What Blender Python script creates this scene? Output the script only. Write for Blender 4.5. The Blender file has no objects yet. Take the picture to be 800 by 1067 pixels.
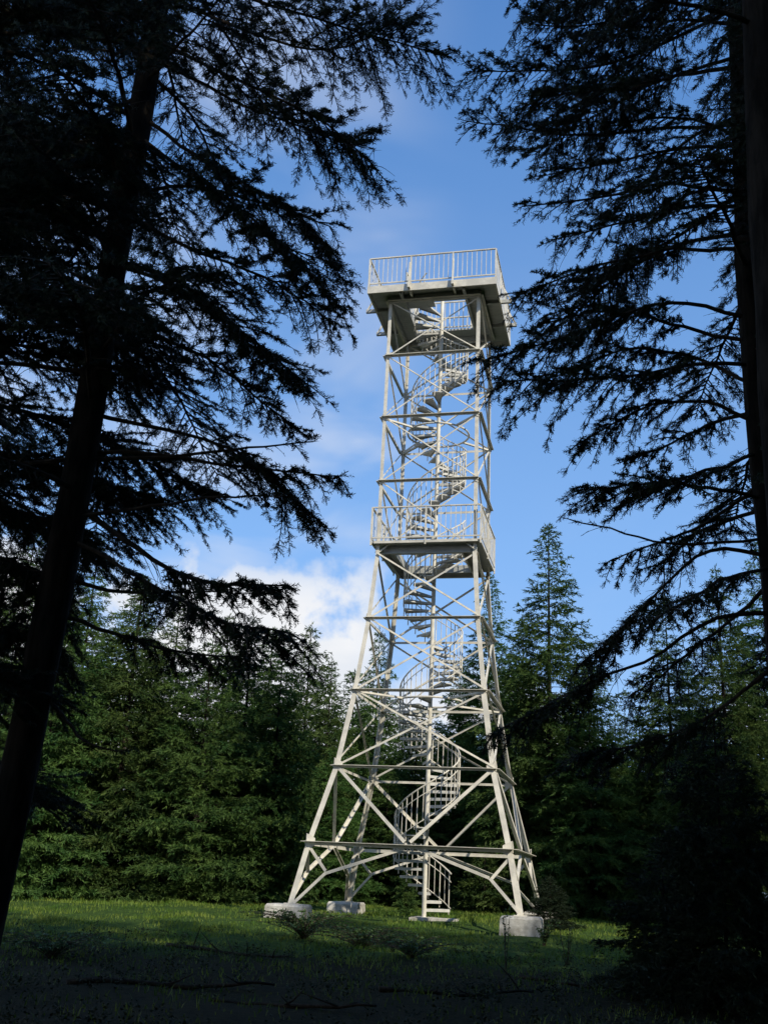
import bpy, math, random
import numpy as np
from mathutils import Vector, Matrix

R = math.radians
random.seed(11)
rng = np.random.default_rng(11)
scene = bpy.context.scene
col = scene.collection

# ------------------------------------------------------------------ camera
F_PX, PITCH, ROLL = 1101.6, 0.3346, 0.0473
CAM = np.array([-1.578, -30.32, 0.904])
YAW = 0.2331
_fw = np.array([0, math.cos(PITCH), math.sin(PITCH)])
_r0 = np.array([1.0, 0, 0]); _u0 = np.cross(_r0, _fw)
_r = math.cos(ROLL) * _r0 + math.sin(ROLL) * _u0
_u = -math.sin(ROLL) * _r0 + math.cos(ROLL) * _u0

def ray(px, py):
    d = _fw + _r * ((px - 400) / F_PX) - _u * ((py - 533.5) / F_PX)
    return d / np.linalg.norm(d)

def at(px, py, Y):
    d = ray(px, py)
    return CAM + d * ((Y - CAM[1]) / d[1])

cam_data = bpy.data.cameras.new('camera')
cam = bpy.data.objects.new('camera', cam_data); col.objects.link(cam)
M = Matrix.Identity(4)
for i in range(3):
    M[i][0], M[i][1], M[i][2], M[i][3] = _r[i], _u[i], -_fw[i], CAM[i]
cam.matrix_world = M
cam_data.sensor_width = 36; cam_data.lens = F_PX / 1067 * 36
cam_data.clip_start = 0.1; cam_data.clip_end = 3000
scene.camera = cam

# ------------------------------------------------------------------ light
SUN_AZ = R(38)      # degrees right of straight behind the camera
SUN_EL = R(36)
to_sun = Vector((math.sin(SUN_AZ) * math.cos(SUN_EL), -math.cos(SUN_AZ) * math.cos(SUN_EL), math.sin(SUN_EL)))
sd = bpy.data.lights.new('sun', 'SUN'); sun = bpy.data.objects.new('sun', sd); col.objects.link(sun)
sd.energy = 4.9; sd.angle = R(0.5); sd.color = (1, 0.93, 0.80)
sun.rotation_euler = to_sun.to_track_quat('Z', 'Y').to_euler()
sun.location = (20, -40, 40)

w = bpy.data.worlds.new('World'); scene.world = w; w.use_nodes = True
nt = w.node_tree; N = nt.nodes; LK = nt.links
bg = N['Background']; bg.inputs['Strength'].default_value = 0.13

def node(tree, typ, **kw):
    n = tree.nodes.new(typ)
    for k, v in kw.items():
        if k in n.inputs: n.inputs[k].default_value = v
        else: setattr(n, k, v)
    return n

def math_node(tree, op, a, b=None, c=None, clamp=False):
    n = tree.nodes.new('ShaderNodeMath'); n.operation = op; n.use_clamp = clamp
    for i, v in enumerate((a, b, c)):
        if v is None: continue
        if isinstance(v, (int, float)): n.inputs[i].default_value = v
        else: tree.links.new(v, n.inputs[i])
    return n.outputs[0]

def maprange(tree, v, a, b, c=0.0, d=1.0, smooth=True):
    n = tree.nodes.new('ShaderNodeMapRange'); n.interpolation_type = 'SMOOTHSTEP' if smooth else 'LINEAR'
    tree.links.new(v, n.inputs[0])
    for i, x in enumerate((a, b, c, d)): n.inputs[i + 1].default_value = x
    return n.outputs[0]

def mixrgb(tree, f, a, b):
    n = tree.nodes.new('ShaderNodeMix'); n.data_type = 'RGBA'
    for i, v in ((0, f), (6, a), (7, b)):
        if isinstance(v, (int, float)): n.inputs[i].default_value = v
        elif isinstance(v, tuple): n.inputs[i].default_value = (*v, 1)[:4]
        else: tree.links.new(v, n.inputs[i])
    return n.outputs[2]

sky = node(nt, 'ShaderNodeTexSky', sky_type='NISHITA', sun_disc=False, sun_elevation=SUN_EL,
           sun_rotation=math.pi - SUN_AZ, altitude=500.0, air_density=1.0, dust_density=0.3, ozone_density=2.5)
tc = node(nt, 'ShaderNodeTexCoord')
sep = node(nt, 'ShaderNodeSeparateXYZ'); LK.new(tc.outputs['Generated'], sep.inputs[0])
X, Yd, Z = sep.outputs
hsv = node(nt, 'ShaderNodeHueSaturation', Saturation=1.2, Value=1.45); LK.new(sky.outputs[0], hsv.inputs['Color'])
# clouds: a bank low over the horizon, thin wisps higher up towards the left
zz = math_node(nt, 'ADD', Z, 0.12)
cx_ = math_node(nt, 'DIVIDE', X, zz); cy_ = math_node(nt, 'DIVIDE', Yd, zz)
comb = node(nt, 'ShaderNodeCombineXYZ'); LK.new(cx_, comb.inputs[0]); LK.new(cy_, comb.inputs[1])
n1 = node(nt, 'ShaderNodeTexNoise', Scale=1.3, Detail=7.0, Roughness=0.55); LK.new(comb.outputs[0], n1.inputs['Vector'])
n2 = node(nt, 'ShaderNodeTexNoise', Scale=2.1, Detail=4.0, Roughness=0.5, Distortion=0.4); LK.new(comb.outputs[0], n2.inputs['Vector'])
n3 = node(nt, 'ShaderNodeTexNoise', Scale=9.0, Detail=6.0, Roughness=0.55); LK.new(tc.outputs['Generated'], n3.inputs['Vector'])
leftb = maprange(nt, X, -0.03, 0.07, 1.0, 0.0)
lowb = math_node(nt, 'MAXIMUM', math_node(nt, 'MULTIPLY', maprange(nt, Z, 0.235, 0.335, 1.0, 0.0), leftb), maprange(nt, Z, 0.14, 0.22, 1.0, 0.0))
bank_v = math_node(nt, 'ADD', n3.outputs[0], math_node(nt, 'MULTIPLY', lowb, math_node(nt, 'MULTIPLY_ADD', leftb, 0.14, 0.11)))
bank = math_node(nt, 'MULTIPLY', maprange(nt, bank_v, 0.59, 0.71), lowb)
wisp = math_node(nt, 'MULTIPLY', maprange(nt, n2.outputs[0], 0.42, 0.70), math_node(nt, 'MULTIPLY_ADD', leftb, 0.40, 0.03))
cf = math_node(nt, 'MAXIMUM', bank, wisp, clamp=True)
hor = maprange(nt, Z, 0.0, 0.32, 0.25, 0.0)
base_sky = mixrgb(nt, 0.8, hsv.outputs[0], mixrgb(nt, maprange(nt, Z, .30, .72, smooth=False), (1.95, 3.75, 7.1), (.72, 1.95, 4.8))); skyc = mixrgb(nt, hor, base_sky, (5.2, 6.4, 7.6))
cloudc = mixrgb(nt, maprange(nt, n1.outputs[0], 0.35, 0.7), (6.2, 6.5, 7.0), (7.2, 7.25, 7.4))
fin = mixrgb(nt, cf, skyc, cloudc)
LK.new(fin, bg.inputs['Color'])

scene.view_settings.view_transform = 'Standard'; scene.view_settings.look = 'None'
scene.view_settings.exposure = 0.0; scene.view_settings.gamma = 1.0; scene.view_settings.use_curve_mapping = False
cy = scene.cycles
cy.max_bounces = 4; cy.diffuse_bounces = 2; cy.glossy_bounces = 2; cy.transmission_bounces = 2; cy.transparent_max_bounces = 4
cy.use_denoising = True
cy.use_adaptive_sampling = True; cy.adaptive_threshold = 0.02

# ------------------------------------------------------------------ materials
def material(name, c1, c2, scale=4.0, rough=0.6, bump=0.0, bscale=40.0, metallic=0.0, spec=0.4, detail=4.0, transl=0.0, stretch=None, objrand=0.0, lo=0.35, hi=0.65):
    m = bpy.data.materials.new(name); m.use_nodes = True
    t = m.node_tree; p = t.nodes['Principled BSDF']
    tc = t.nodes.new('ShaderNodeTexCoord'); vec = tc.outputs['Object']
    if stretch:
        mp = t.nodes.new('ShaderNodeMapping'); mp.inputs['Scale'].default_value = stretch
        t.links.new(vec, mp.inputs[0]); vec = mp.outputs[0]
    n = node(t, 'ShaderNodeTexNoise', Scale=scale, Detail=detail, Roughness=0.6); t.links.new(vec, n.inputs['Vector'])
    f = maprange(t, n.outputs[0], lo, hi)
    c = mixrgb(t, f, c1, c2)
    if objrand:
        oi = t.nodes.new('ShaderNodeObjectInfo')
        h = t.nodes.new('ShaderNodeHueSaturation')
        t.links.new(math_node(t, 'MULTIPLY_ADD', oi.outputs['Random'], objrand, 1 - objrand / 2), h.inputs['Value'])
        t.links.new(math_node(t, 'MULTIPLY_ADD', oi.outputs['Random'], 0.03, 0.485), h.inputs['Hue'])
        t.links.new(c, h.inputs['Color']); c = h.outputs[0]
    t.links.new(c, p.inputs['Base Color'])
    p.inputs['Roughness'].default_value = rough; p.inputs['Metallic'].default_value = metallic
    p.inputs['Specular IOR Level'].default_value = spec
    if bump:
        b = node(t, 'ShaderNodeTexNoise', Scale=bscale, Detail=5.0); t.links.new(vec, b.inputs['Vector'])
        bn = node(t, 'ShaderNodeBump', Strength=bump, Distance=0.02); t.links.new(b.outputs[0], bn.inputs['Height'])
        t.links.new(bn.outputs[0], p.inputs['Normal'])
    if transl:
        tr = t.nodes.new('ShaderNodeBsdfTranslucent'); t.links.new(c, tr.inputs[0])
        mx = t.nodes.new('ShaderNodeMixShader'); mx.inputs[0].default_value = transl
        t.links.new(p.outputs[0], mx.inputs[1]); t.links.new(tr.outputs[0], mx.inputs[2])
        t.links.new(mx.outputs[0], t.nodes['Material Output'].inputs[0])
    return m

MAT = dict(
    steel=material('galvanised steel', (.53, .50, .42), (.70, .655, .545), scale=3.2, rough=.5, bump=.08, bscale=30, spec=.4),
    deck=material('deck planks and darkened beams', (.36, .36, .33), (.46, .46, .42), scale=2.5, rough=.7, stretch=(1, 9, 1), bump=.15, bscale=12),
    tread=material('grating', (.46, .45, .41), (.56, .55, .50), scale=6, rough=.6),
    concrete=material('concrete', (.33, .31, .26), (.60, .57, .50), scale=3.6, rough=.9, bump=.4, bscale=25, spec=.2),
    needle_near=material('fir and darkened spruce needles', (.014, .026, .012), (.030, .050, .020), scale=3, rough=.6, spec=.25),
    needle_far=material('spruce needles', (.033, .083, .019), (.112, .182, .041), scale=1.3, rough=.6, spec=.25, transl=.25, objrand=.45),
    bark=material('bark', (.013, .011, .008), (.036, .030, .022), scale=9, rough=.95, bump=.9, bscale=22, spec=.1, stretch=(1, 1, .25)),
    twig=material('twig bark', (.05, .04, .03), (.09, .07, .05), scale=12, rough=.9, spec=.1),
    grass=material('grass blades', (.058, .125, .012), (.165, .215, .032), scale=.8, rough=.6, spec=.25, transl=.2),
    leaf=material('weed leaves', (.04, .085, .02), (.085, .14, .04), scale=5, rough=.55, spec=.3, transl=.2),
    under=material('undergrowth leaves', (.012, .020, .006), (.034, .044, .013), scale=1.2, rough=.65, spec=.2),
    dead=material('dead wood', (.022, .018, .012), (.05, .038, .026), scale=14, rough=.95, spec=.1),
)

def ground_material():
    m = bpy.data.materials.new('forest floor'); m.use_nodes = True
    t = m.node_tree; p = t.nodes['Principled BSDF']
    tc = t.nodes.new('ShaderNodeTexCoord'); v = tc.outputs['Object']
    a = node(t, 'ShaderNodeTexNoise', Scale=.35, Detail=5.0); t.links.new(v, a.inputs['Vector'])
    b = node(t, 'ShaderNodeTexNoise', Scale=9.0, Detail=6.0, Roughness=.7); t.links.new(v, b.inputs['Vector'])
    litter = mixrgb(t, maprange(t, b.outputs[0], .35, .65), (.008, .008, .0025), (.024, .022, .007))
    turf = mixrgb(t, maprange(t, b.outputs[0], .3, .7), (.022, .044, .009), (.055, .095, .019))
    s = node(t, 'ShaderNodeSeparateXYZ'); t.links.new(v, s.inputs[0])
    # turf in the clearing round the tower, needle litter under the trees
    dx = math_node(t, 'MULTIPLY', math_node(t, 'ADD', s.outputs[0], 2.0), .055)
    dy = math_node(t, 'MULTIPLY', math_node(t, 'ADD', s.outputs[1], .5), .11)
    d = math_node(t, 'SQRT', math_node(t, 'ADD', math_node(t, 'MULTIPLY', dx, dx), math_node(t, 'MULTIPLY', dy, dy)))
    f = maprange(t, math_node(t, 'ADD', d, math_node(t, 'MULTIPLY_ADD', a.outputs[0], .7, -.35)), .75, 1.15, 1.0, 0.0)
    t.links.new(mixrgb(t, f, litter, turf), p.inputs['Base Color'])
    p.inputs['Roughness'].default_value = .95; p.inputs['Specular IOR Level'].default_value = .1
    bn = node(t, 'ShaderNodeBump', Strength=.8, Distance=.06); t.links.new(b.outputs[0], bn.inputs['Height'])
    t.links.new(bn.outputs[0], p.inputs['Normal'])
    return m
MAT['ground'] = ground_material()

# ------------------------------------------------------------------ mesh helpers
def V(*a): return np.array(a, float)
def nrm(v): return v / max(1e-9, np.linalg.norm(v))

class MB:
    def __init__(s): s.v = []; s.f = []
    def add(s, vs, fs):
        o = len(s.v); s.v += [tuple(map(float, x)) for x in vs]; s.f += [tuple(i + o for i in f) for f in fs]
    def prism(s, prof_a, prof_b):
        n = len(prof_a)
        s.add(list(prof_a) + list(prof_b),
              [tuple(range(n))[::-1], tuple(range(n, 2 * n))] + [(i, (i + 1) % n, n + (i + 1) % n, n + i) for i in range(n)])
    def angle(s, p, q, d1, d2, size, th=.012):      # an L-section bar from p to q, legs along d1 and d2
        p = V(*p); q = V(*q); ax = nrm(q - p)
        d1 = nrm(V(*d1) - ax * np.dot(d1, ax)); d2 = V(*d2) - ax * np.dot(d2, ax); d2 = nrm(d2 - d1 * np.dot(d1, d2))
        pr = [V(0, 0, 0), d1 * size, d1 * size + d2 * th, d1 * th + d2 * th, d1 * th + d2 * size, d2 * size]
        s.prism([p + x for x in pr], [q + x for x in pr])
    def bar(s, p, q, wd, ht, up=(0, 0, 1)):
        p = V(*p); q = V(*q); ax = nrm(q - p); up = V(*up)
        if abs(np.dot(ax, nrm(up))) > .99: up = V(0, 1, 0) if abs(ax[1]) < .9 else V(1, 0, 0)
        sx = nrm(np.cross(ax, up)); uy = np.cross(sx, ax)
        pr = [sx * wd / 2 * a + uy * ht / 2 * b for a, b in ((-1, -1), (1, -1), (1, 1), (-1, 1))]
        s.prism([p + x for x in pr], [q + x for x in pr])
    def box(s, a, b):
        (x0, y0, z0), (x1, y1, z1) = a, b
        s.prism([(x0, y0, z0), (x1, y0, z0), (x1, y1, z0), (x0, y1, z0)], [(x0, y0, z1), (x1, y0, z1), (x1, y1, z1), (x0, y1, z1)])
    def tube(s, pts, rad, n=8):
        pts = np.array(pts, float); m = len(pts)
        rad = np.full(m, rad) if np.isscalar(rad) else np.array(rad)
        tg = np.gradient(pts, axis=0); vs = []
        ref = V(0, 0, 1)
        if abs(nrm(tg[0])[2]) > .8: ref = V(1, 0, 0)
        for i in range(m):
            a = nrm(tg[i]); x = nrm(np.cross(ref, a)) ; y = np.cross(a, x)
            for k in range(n):
                th = 2 * math.pi * k / n
                vs.append(pts[i] + rad[i] * (math.cos(th) * x + math.sin(th) * y))
        fs = [tuple(range(n))[::-1], tuple(range((m - 1) * n, m * n))]
        for i in range(m - 1):
            for k in range(n):
                fs.append((i * n + k, i * n + (k + 1) % n, (i + 1) * n + (k + 1) % n, (i + 1) * n + k))
        s.add(vs, fs)
    def build(s, name, mat, parent=None, smooth=False):
        me = bpy.data.meshes.new(name); me.from_pydata(s.v, [], s.f); me.materials.append(MAT[mat])
        if smooth: me.polygons.foreach_set('use_smooth', [True] * len(me.polygons))
        me.update()
        return link(name, me, parent)

def link(name, me, parent=None):
    o = bpy.data.objects.new(name, me); col.objects.link(o)
    if parent: o.parent = parent
    return o

def tri_mesh(name, verts, tris, mat):
    me = bpy.data.meshes.new(name)
    verts = np.ascontiguousarray(verts, np.float32).reshape(-1, 3); tris = np.ascontiguousarray(tris, np.int32).reshape(-1, 3)
    me.vertices.add(len(verts)); me.vertices.foreach_set('co', verts.ravel())
    me.loops.add(tris.size); me.loops.foreach_set('vertex_index', tris.ravel())
    me.polygons.add(len(tris)); me.polygons.foreach_set('loop_start', np.arange(0, tris.size, 3, dtype=np.int32))
    me.polygons.foreach_set('loop_total', np.full(len(tris), 3, np.int32))
    me.materials.append(MAT[mat]); me.update(calc_edges=True); me.validate()
    return me

def empty(name, loc=(0, 0, 0), rz=0.0):
    o = bpy.data.objects.new(name, None); col.objects.link(o); o.location = tuple(map(float, loc)); o.rotation_euler.z = rz
    o.empty_display_size = .3
    return o

def tag(o, label=None, cat=None, group=None, kind=None):
    if label: o['label'] = label
    if cat: o['category'] = cat
    if group: o['group'] = group
    if kind: o['kind'] = kind
    return o

# ------------------------------------------------------------------ ground
def g(x, y):
    x = np.asarray(x, float); y = np.asarray(y, float)
    z = -.75 * (1 - np.exp(-np.maximum(0, -y) / 9.0))
    t = np.clip((-x - 4) / 14, 0, 1); z = z - .22 * t * t * (3 - 2 * t) * np.clip((y + 22) / 12, 0, 1)
    z = z + .13 * np.exp(-((x + 3.6) ** 2 + (y + 3.2) ** 2) / 1.6) - .14 * np.exp(-((x + 2.2) ** 2 + (y - 2.6) ** 2) / 3.0)
    z = z + .10 * np.exp(-((x - 2.2) ** 2 + (y + 4.0) ** 2) / 1.5)
    z = z + .035 * np.sin(x * 1.3 + .7 * np.sin(y * .9)) * np.cos(y * 1.1 + .5) + .02 * np.sin(x * 3.1 + y * 2.3)
    return z

def make_ground():
    xs = np.concatenate([np.linspace(-300, -30, 14)[:-1], np.linspace(-30, 30, 121), np.linspace(30, 300, 14)[1:]])
    ys = np.concatenate([np.linspace(-300, -45, 10)[:-1], np.linspace(-45, 20, 131), np.linspace(20, 400, 20)[1:]])
    XX, YY = np.meshgrid(xs, ys); ZZ = g(XX, YY)
    vs = np.stack([XX, YY, ZZ], -1).reshape(-1, 3); nx = len(xs); ny = len(ys)
    i = np.arange(nx - 1)[None, :] + nx * np.arange(ny - 1)[:, None]
    fs = np.stack([i, i + 1, i + nx + 1, i + nx], -1).reshape(-1, 4)
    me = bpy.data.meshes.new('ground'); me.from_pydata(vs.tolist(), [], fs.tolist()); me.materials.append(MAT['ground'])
    me.polygons.foreach_set('use_smooth', [True] * len(me.polygons))
    tag(link('ground', me), kind='structure')
make_ground()

# ------------------------------------------------------------------ the tower (local axes: x right, y back)
S = .56
H = [.235] + [S * h for h in (3.12, 6.64, 10.34, 14.03, 17.5, 21.47, 25.17, 28.86, 32.26)]
W = [S * a for a in (5.215, 4.686, 3.822, 3.26, 2.846, 2.61, 2.596, 2.583, 2.571, 2.559)]
tower = empty('lookout_tower', (0, 0, 0), -YAW)
tag(tower, 'tall pale steel lattice lookout tower with two railed platforms and a spiral stair', 'lookout tower')
CORN = [(-1, -1), (1, -1), (1, 1), (-1, 1)]
def corner(i, c): return V(c[0] * W[i], c[1] * W[i], H[i])

for c in CORN:                                              # legs
    b = MB()
    for i in range(9):
        sz = .135 if i < 3 else (.115 if i < 5 else .10)
        p, q = corner(i, c), corner(i + 1, c)
        b.angle(p, q, (-c[0], 0, 0), (0, -c[1], 0), sz, .016)
    for i in (1, 2, 3, 4, 6, 7, 8):                         # gusset plates at the joints
        p = corner(i, c); s_ = .2 if i < 3 else .13
        for ax in (0, 1):
            e = V(-c[0], 0, 0) if ax == 0 else V(0, -c[1], 0); n_ = V(0, c[1], 0) if ax == 0 else V(c[0], 0, 0)
            off = n_ * .005
            b.prism([p + off + V(0, 0, -s_), p + off + V(0, 0, s_), p + off + e * s_ * 1.15 + V(0, 0, s_ * .45), p + off + e * s_ * 1.15 - V(0, 0, s_ * .45)],
                    [p + off + n_ * .01 + V(0, 0, -s_), p + off + n_ * .01 + V(0, 0, s_), p + off + n_ * .01 + e * s_ * 1.15 + V(0, 0, s_ * .45), p + off + n_ * .01 + e * s_ * 1.15 - V(0, 0, s_ * .45)])
    p = corner(0, c); q_ = p + V(-c[0] * .07, -c[1] * .07, 0)
    b.box((q_[0] - .15, q_[1] - .15, p[2] - .002), (q_[0] + .15, q_[1] + .15, p[2] + .022))
    b.build('leg', 'steel', tower)
    # concrete footing: a block with sloped sides and chamfered top
    b = MB(); x, y = p[0] * .99, p[1] * .99
    def sq(h, z): return [(x - h, y - h, z), (x + h, y - h, z), (x + h, y + h, z), (x - h, y + h, z)]
    
    b2 = MB(); b2.prism(sq(.51, -.9), sq(.47, .18)); b2.prism(sq(.469, .1805), sq(.43, .234))
    b2.build('concrete_footing', 'concrete', tower)

for k in range(4):                                          # four faces
    ca, cb = CORN[k], CORN[(k + 1) % 4]
    out = nrm(V(ca[0] + cb[0], ca[1] + cb[1], 0)); al = nrm(V(cb[0] - ca[0], cb[1] - ca[1], 0))
    for i in range(1, 10):                                  # horizontals
        if i == 5: continue
        A, B = corner(i, ca), corner(i, cb); sz = .11 if i == 1 else .075
        b = MB(); p, q = A + out * .004 - al * .03, B + out * .004 + al * .03; fl = sz * 1.35
        b.prism([p + x for x in (V(0, 0, 0), out * fl, out * fl + V(0, 0, .014), V(0, 0, .014))], [q + x for x in (V(0, 0, 0), out * fl, out * fl + V(0, 0, .014), V(0, 0, .014))])
        b.bar(p + out * .009 - V(0, 0, sz * .36), q + out * .009 - V(0, 0, sz * .36), .012, sz * .72)
        b.build('horizontal_beam', 'steel', tower)
    # bottom panel: bent knee braces from the foot to the middle of the first beam
    mid = (corner(1, ca) + corner(1, cb)) / 2 - V(0, 0, .04)
    for c, s_ in ((ca, 1), (cb, -1)):
        foot = corner(0, c) + al * s_ * .12 + V(0, 0, .05); top = corner(1, c)
        nod = corner(1, c) + al * s_ * W[1] * .21 + V(0, 0, -.72) + out * .10
        b = MB(); n_ = out
        for p, q in ((foot, nod), (nod, mid - al * s_ * .08), (nod, top + V(0, 0, -.08))):
            b.angle(p, q, np.cross(nrm(q - p), out), -out, .075, .012)
        b.build('knee_brace', 'steel', tower)
        b = MB(); p = mid + V(0, 0, .09) - al * s_ * .1; q = corner(2, c)
        b.angle(p, q, np.cross(nrm(q - p), out) * s_, -out, .085, .012)
        b.build('diagonal_brace', 'steel', tower)
    for i in range(2, 9):                                   # crossed diagonals
        for s_, (c0, c1) in ((1, (ca, cb)), (-1, (cb, ca))):
            p, q = corner(i, c0), corner(i + 1, c1)
            off = out * (-.02 if s_ > 0 else -.004)
            d = nrm(q - p); b = MB()
            b.angle(p + off + d * .05, q + off - d * .05, np.cross(d, out), out * (-1 if s_ > 0 else 1), .052 if i < 5 else .041, .007)
            b.build('diagonal_brace', 'steel', tower)

# ------- spiral staircase
RS, PITCHS, NST = .86, 3.53, 17
DECK_MID, DECK_TOP = 10.12, 18.31
stair = MB(); stair.tube([(0, 0, -.05), (0, 0, 6.5), (0, 0, 13), (0, 0, DECK_TOP + 1.05)], .062, 16)
stair_o = stair.build('spiral_staircase', 'steel', tower, False)
RISE = PITCHS / NST
def flight(z0, z1, ref_z):
    n = int(round((z1 - z0) / RISE)); rise = (z1 - z0) / n; dth = 2 * math.pi / NST
    th0 = -math.pi / 2 + (z0 - ref_z) / PITCHS * 2 * math.pi
    ang = lambda k: th0 + k * dth + YAW
    for k in range(n):
        z = z0 + (k + 1) * rise; a0, a1 = ang(k), ang(k + 1.12)
        b = MB(); pr = [(.05 * math.cos(a0), .05 * math.sin(a0))] + [(RS * math.cos(a0 + (a1 - a0) * t), RS * math.sin(a0 + (a1 - a0) * t)) for t in (0, .5, 1)] + [(.05 * math.cos(a1), .05 * math.sin(a1))]
        b.prism([(x, y, z - .028) for x, y in pr], [(x, y, z) for x, y in pr])
        b.bar((.06 * math.cos(a0), .06 * math.sin(a0), z - .045), (RS * math.cos(a0), RS * math.sin(a0), z - .045), .008, .06)
        b.bar((.06 * math.cos(a1), .06 * math.sin(a1), z - .045), (RS * math.cos(a1), RS * math.sin(a1), z - .045), .008, .05)
        b.build('tread', 'tread', stair_o)
    m = n * 4
    def helix(dz, rr, f0=0.0, f1=1.0):
        return [(rr * math.cos(ang(k / 4)), rr * math.sin(ang(k / 4)), z0 + rise * (k / 4 + .5) + dz) for k in range(int(m * f0), int(m * f1) + 1)]
    b = MB()
    b.tube(helix(1.02, RS + .02), .021, 6)
    b.build('handrail', 'steel', stair_o)
    b = MB()
    b.tube(helix(.80, RS + .02), .013, 5); b.tube(helix(.12, RS + .02), .015, 5)
    for k in range(n * 2):
        a = ang(k / 2 + .25); z = z0 + rise * (k / 2 + .75); r_ = .015 if k % 2 == 0 else .011
        x, y = (RS + .02) * math.cos(a), (RS + .02) * math.sin(a)
        b.tube([(x, y, z - (.12 if k % 2 == 0 else -.1)), (x, y, z + 1.0)], r_, 5)
    b.build('railing', 'steel', stair_o)
flight(0.02, DECK_MID, 2.35)
flight(DECK_MID, DECK_TOP, 11.55)
b = MB(); b.box((-.3, -.55, -.3), (1.0, .75, .004)); b.box((-.26, -.51, .0042), (.96, .71, .018)); b.build('base_plate', 'concrete', stair_o)

for i in (3, 7):                                            # stair guide rings with struts to the four corners
    b = MB(); r_ = RS + .09; z = H[i] - .03
    b.tube([(r_ * math.cos(t), r_ * math.sin(t), z) for t in np.linspace(0, 2 * math.pi, 41)], .03, 8)
    for c in CORN:
        u_ = nrm(V(c[0], c[1], 0)); p = u_ * r_; p[2] = z; q = corner(i, c); q[2] = z
        b.bar(p, q - u_ * .05, .07, .05)
    b.build('guide_ring', 'steel', tower)

# ------- platforms
def rail_side(parent, p, q, z, h, nb, posts, out):
    """a railing between two corner points, bars between posts"""
    b = MB(); p = V(p[0], p[1], z); q = V(q[0], q[1], z); up = V(0, 0, 1)
    b.bar(p + up * h, q + up * h, .055, .032); b.bar(p + up * .1, q + up * .1, .03, .035)
    for t in np.linspace(0, 1, nb + 1)[1:-1]:
        x = p + (q - p) * t; b.bar(x + up * .1, x + up * h, .018, .012, out)
    for t in posts:
        x = p + (q - p) * t; b.bar(x - up * .12, x + up * h, .045, .045, out)
    b.build('railing', 'steel', parent)

def deck_frame(b, half, hole, z, th):
    b.box((-half, -half, z - th), (half, -hole, z)); b.box((-half, hole, z - th), (half, half, z))
    b.box((-half, -hole, z - th), (-hole, hole, z)); b.box((hole, -hole, z - th), (half, hole, z))

# middle platform
HM = W[5] + .10
b = MB(); deck_frame(b, HM, .98, DECK_MID, .05); pm = b.build('viewing_platform', 'deck', tower)
pm['label'] = 'lower viewing platform halfway up the tower'
b = MB(); bs = MB()
for k in range(4):
    ca, cb = CORN[k], CORN[(k + 1) % 4]; out = nrm(V(ca[0] + cb[0], ca[1] + cb[1], 0)); al = nrm(V(cb[0] - ca[0], cb[1] - ca[1], 0))
    A, B = V(ca[0] * HM, ca[1] * HM, 0), V(cb[0] * HM, cb[1] * HM, 0)
    e = al * (.0 if k % 2 else .06)
    z = V(0, 0, DECK_MID - .052)
    e2 = al * .28
    bs.bar(A + z + out * .02 + V(0, 0, .022) + e, B + z + out * .02 + V(0, 0, .022) - e, .03, .07)          # deck edge strip
    b.bar(A + z - out * .28 + V(0, 0, -.122) + e2, B + z - out * .28 + V(0, 0, -.122) - e2, .012, .23)    # set-back beam web
    b.bar(A + z - out * .25 + V(0, 0, -.248) + e2, B + z - out * .25 + V(0, 0, -.248) - e2, .09, .02)
for s_ in (-1, 1):
    b.bar((s_ * 1.0, -HM + .3, DECK_MID - .16), (s_ * 1.0, HM - .3, DECK_MID - .16), .06, .2)
    b.bar((-.96, s_ * 1.0, DECK_MID - .15), (.96, s_ * 1.0, DECK_MID - .15), .06, .18)
b.build('edge_beam', 'deck', pm); bs.build('deck_edge', 'steel', pm)  # beams take the darker deck colour to stand in for shade below
for k in range(4):
    ca, cb = CORN[k], CORN[(k + 1) % 4]; out = nrm(V(ca[0] + cb[0], ca[1] + cb[1], 0)); al = nrm(V(cb[0] - ca[0], cb[1] - ca[1], 0))
    rr = HM + .03
    rail_side(pm, V(ca[0], ca[1]) * rr, V(cb[0], cb[1]) * rr, DECK_MID, 1.03, 22, (0.0, .5), tuple(out))

# top platform
HT = 1.98
ZT = DECK_TOP
b = MB(); deck_frame(b, HT - .03, .95, ZT, .06); pt = b.build('viewing_platform', 'deck', tower)
pt['label'] = 'top viewing platform crowning the tower'
b = MB()
for k in range(4):
    ca, cb = CORN[k], CORN[(k + 1) % 4]; out = nrm(V(ca[0] + cb[0], ca[1] + cb[1], 0)); al = nrm(V(cb[0] - ca[0], cb[1] - ca[1], 0))
    A, B = V(ca[0] * HT, ca[1] * HT, ZT), V(cb[0] * HT, cb[1] * HT, ZT)
    e = al * (.03 if k % 2 else -.03)
    b.bar(A + V(0, 0, -.10) + e, B + V(0, 0, -.10) - e, .05, .24)
b.build('fascia', 'steel', pt)
b = MB()
ZB = ZT - .064
for s_ in (-1, 1):
    for e_ in (-1, 1): b.bar((e_ * (W[9] + .05), s_ * .75, ZB - .06), (e_ * (HT + .36), s_ * .75, ZB - .06), .09, .11)
    b.bar((s_ * .98, -HT + .1, ZB - .085), (s_ * .98, HT - .1, ZB - .085), .09, .166)
    b.bar((s_ * W[9], -W[9], ZB - .09), (s_ * W[9], W[9], ZB - .09), .08, .17); b.bar((-W[9] + .045, s_ * W[9], ZB - .087), (W[9] - .045, s_ * W[9], ZB - .087), .08, .17)
b.build('support_beam', 'deck', pt)  # steel beams in deck grey, painting in the shade under the overhang
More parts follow.
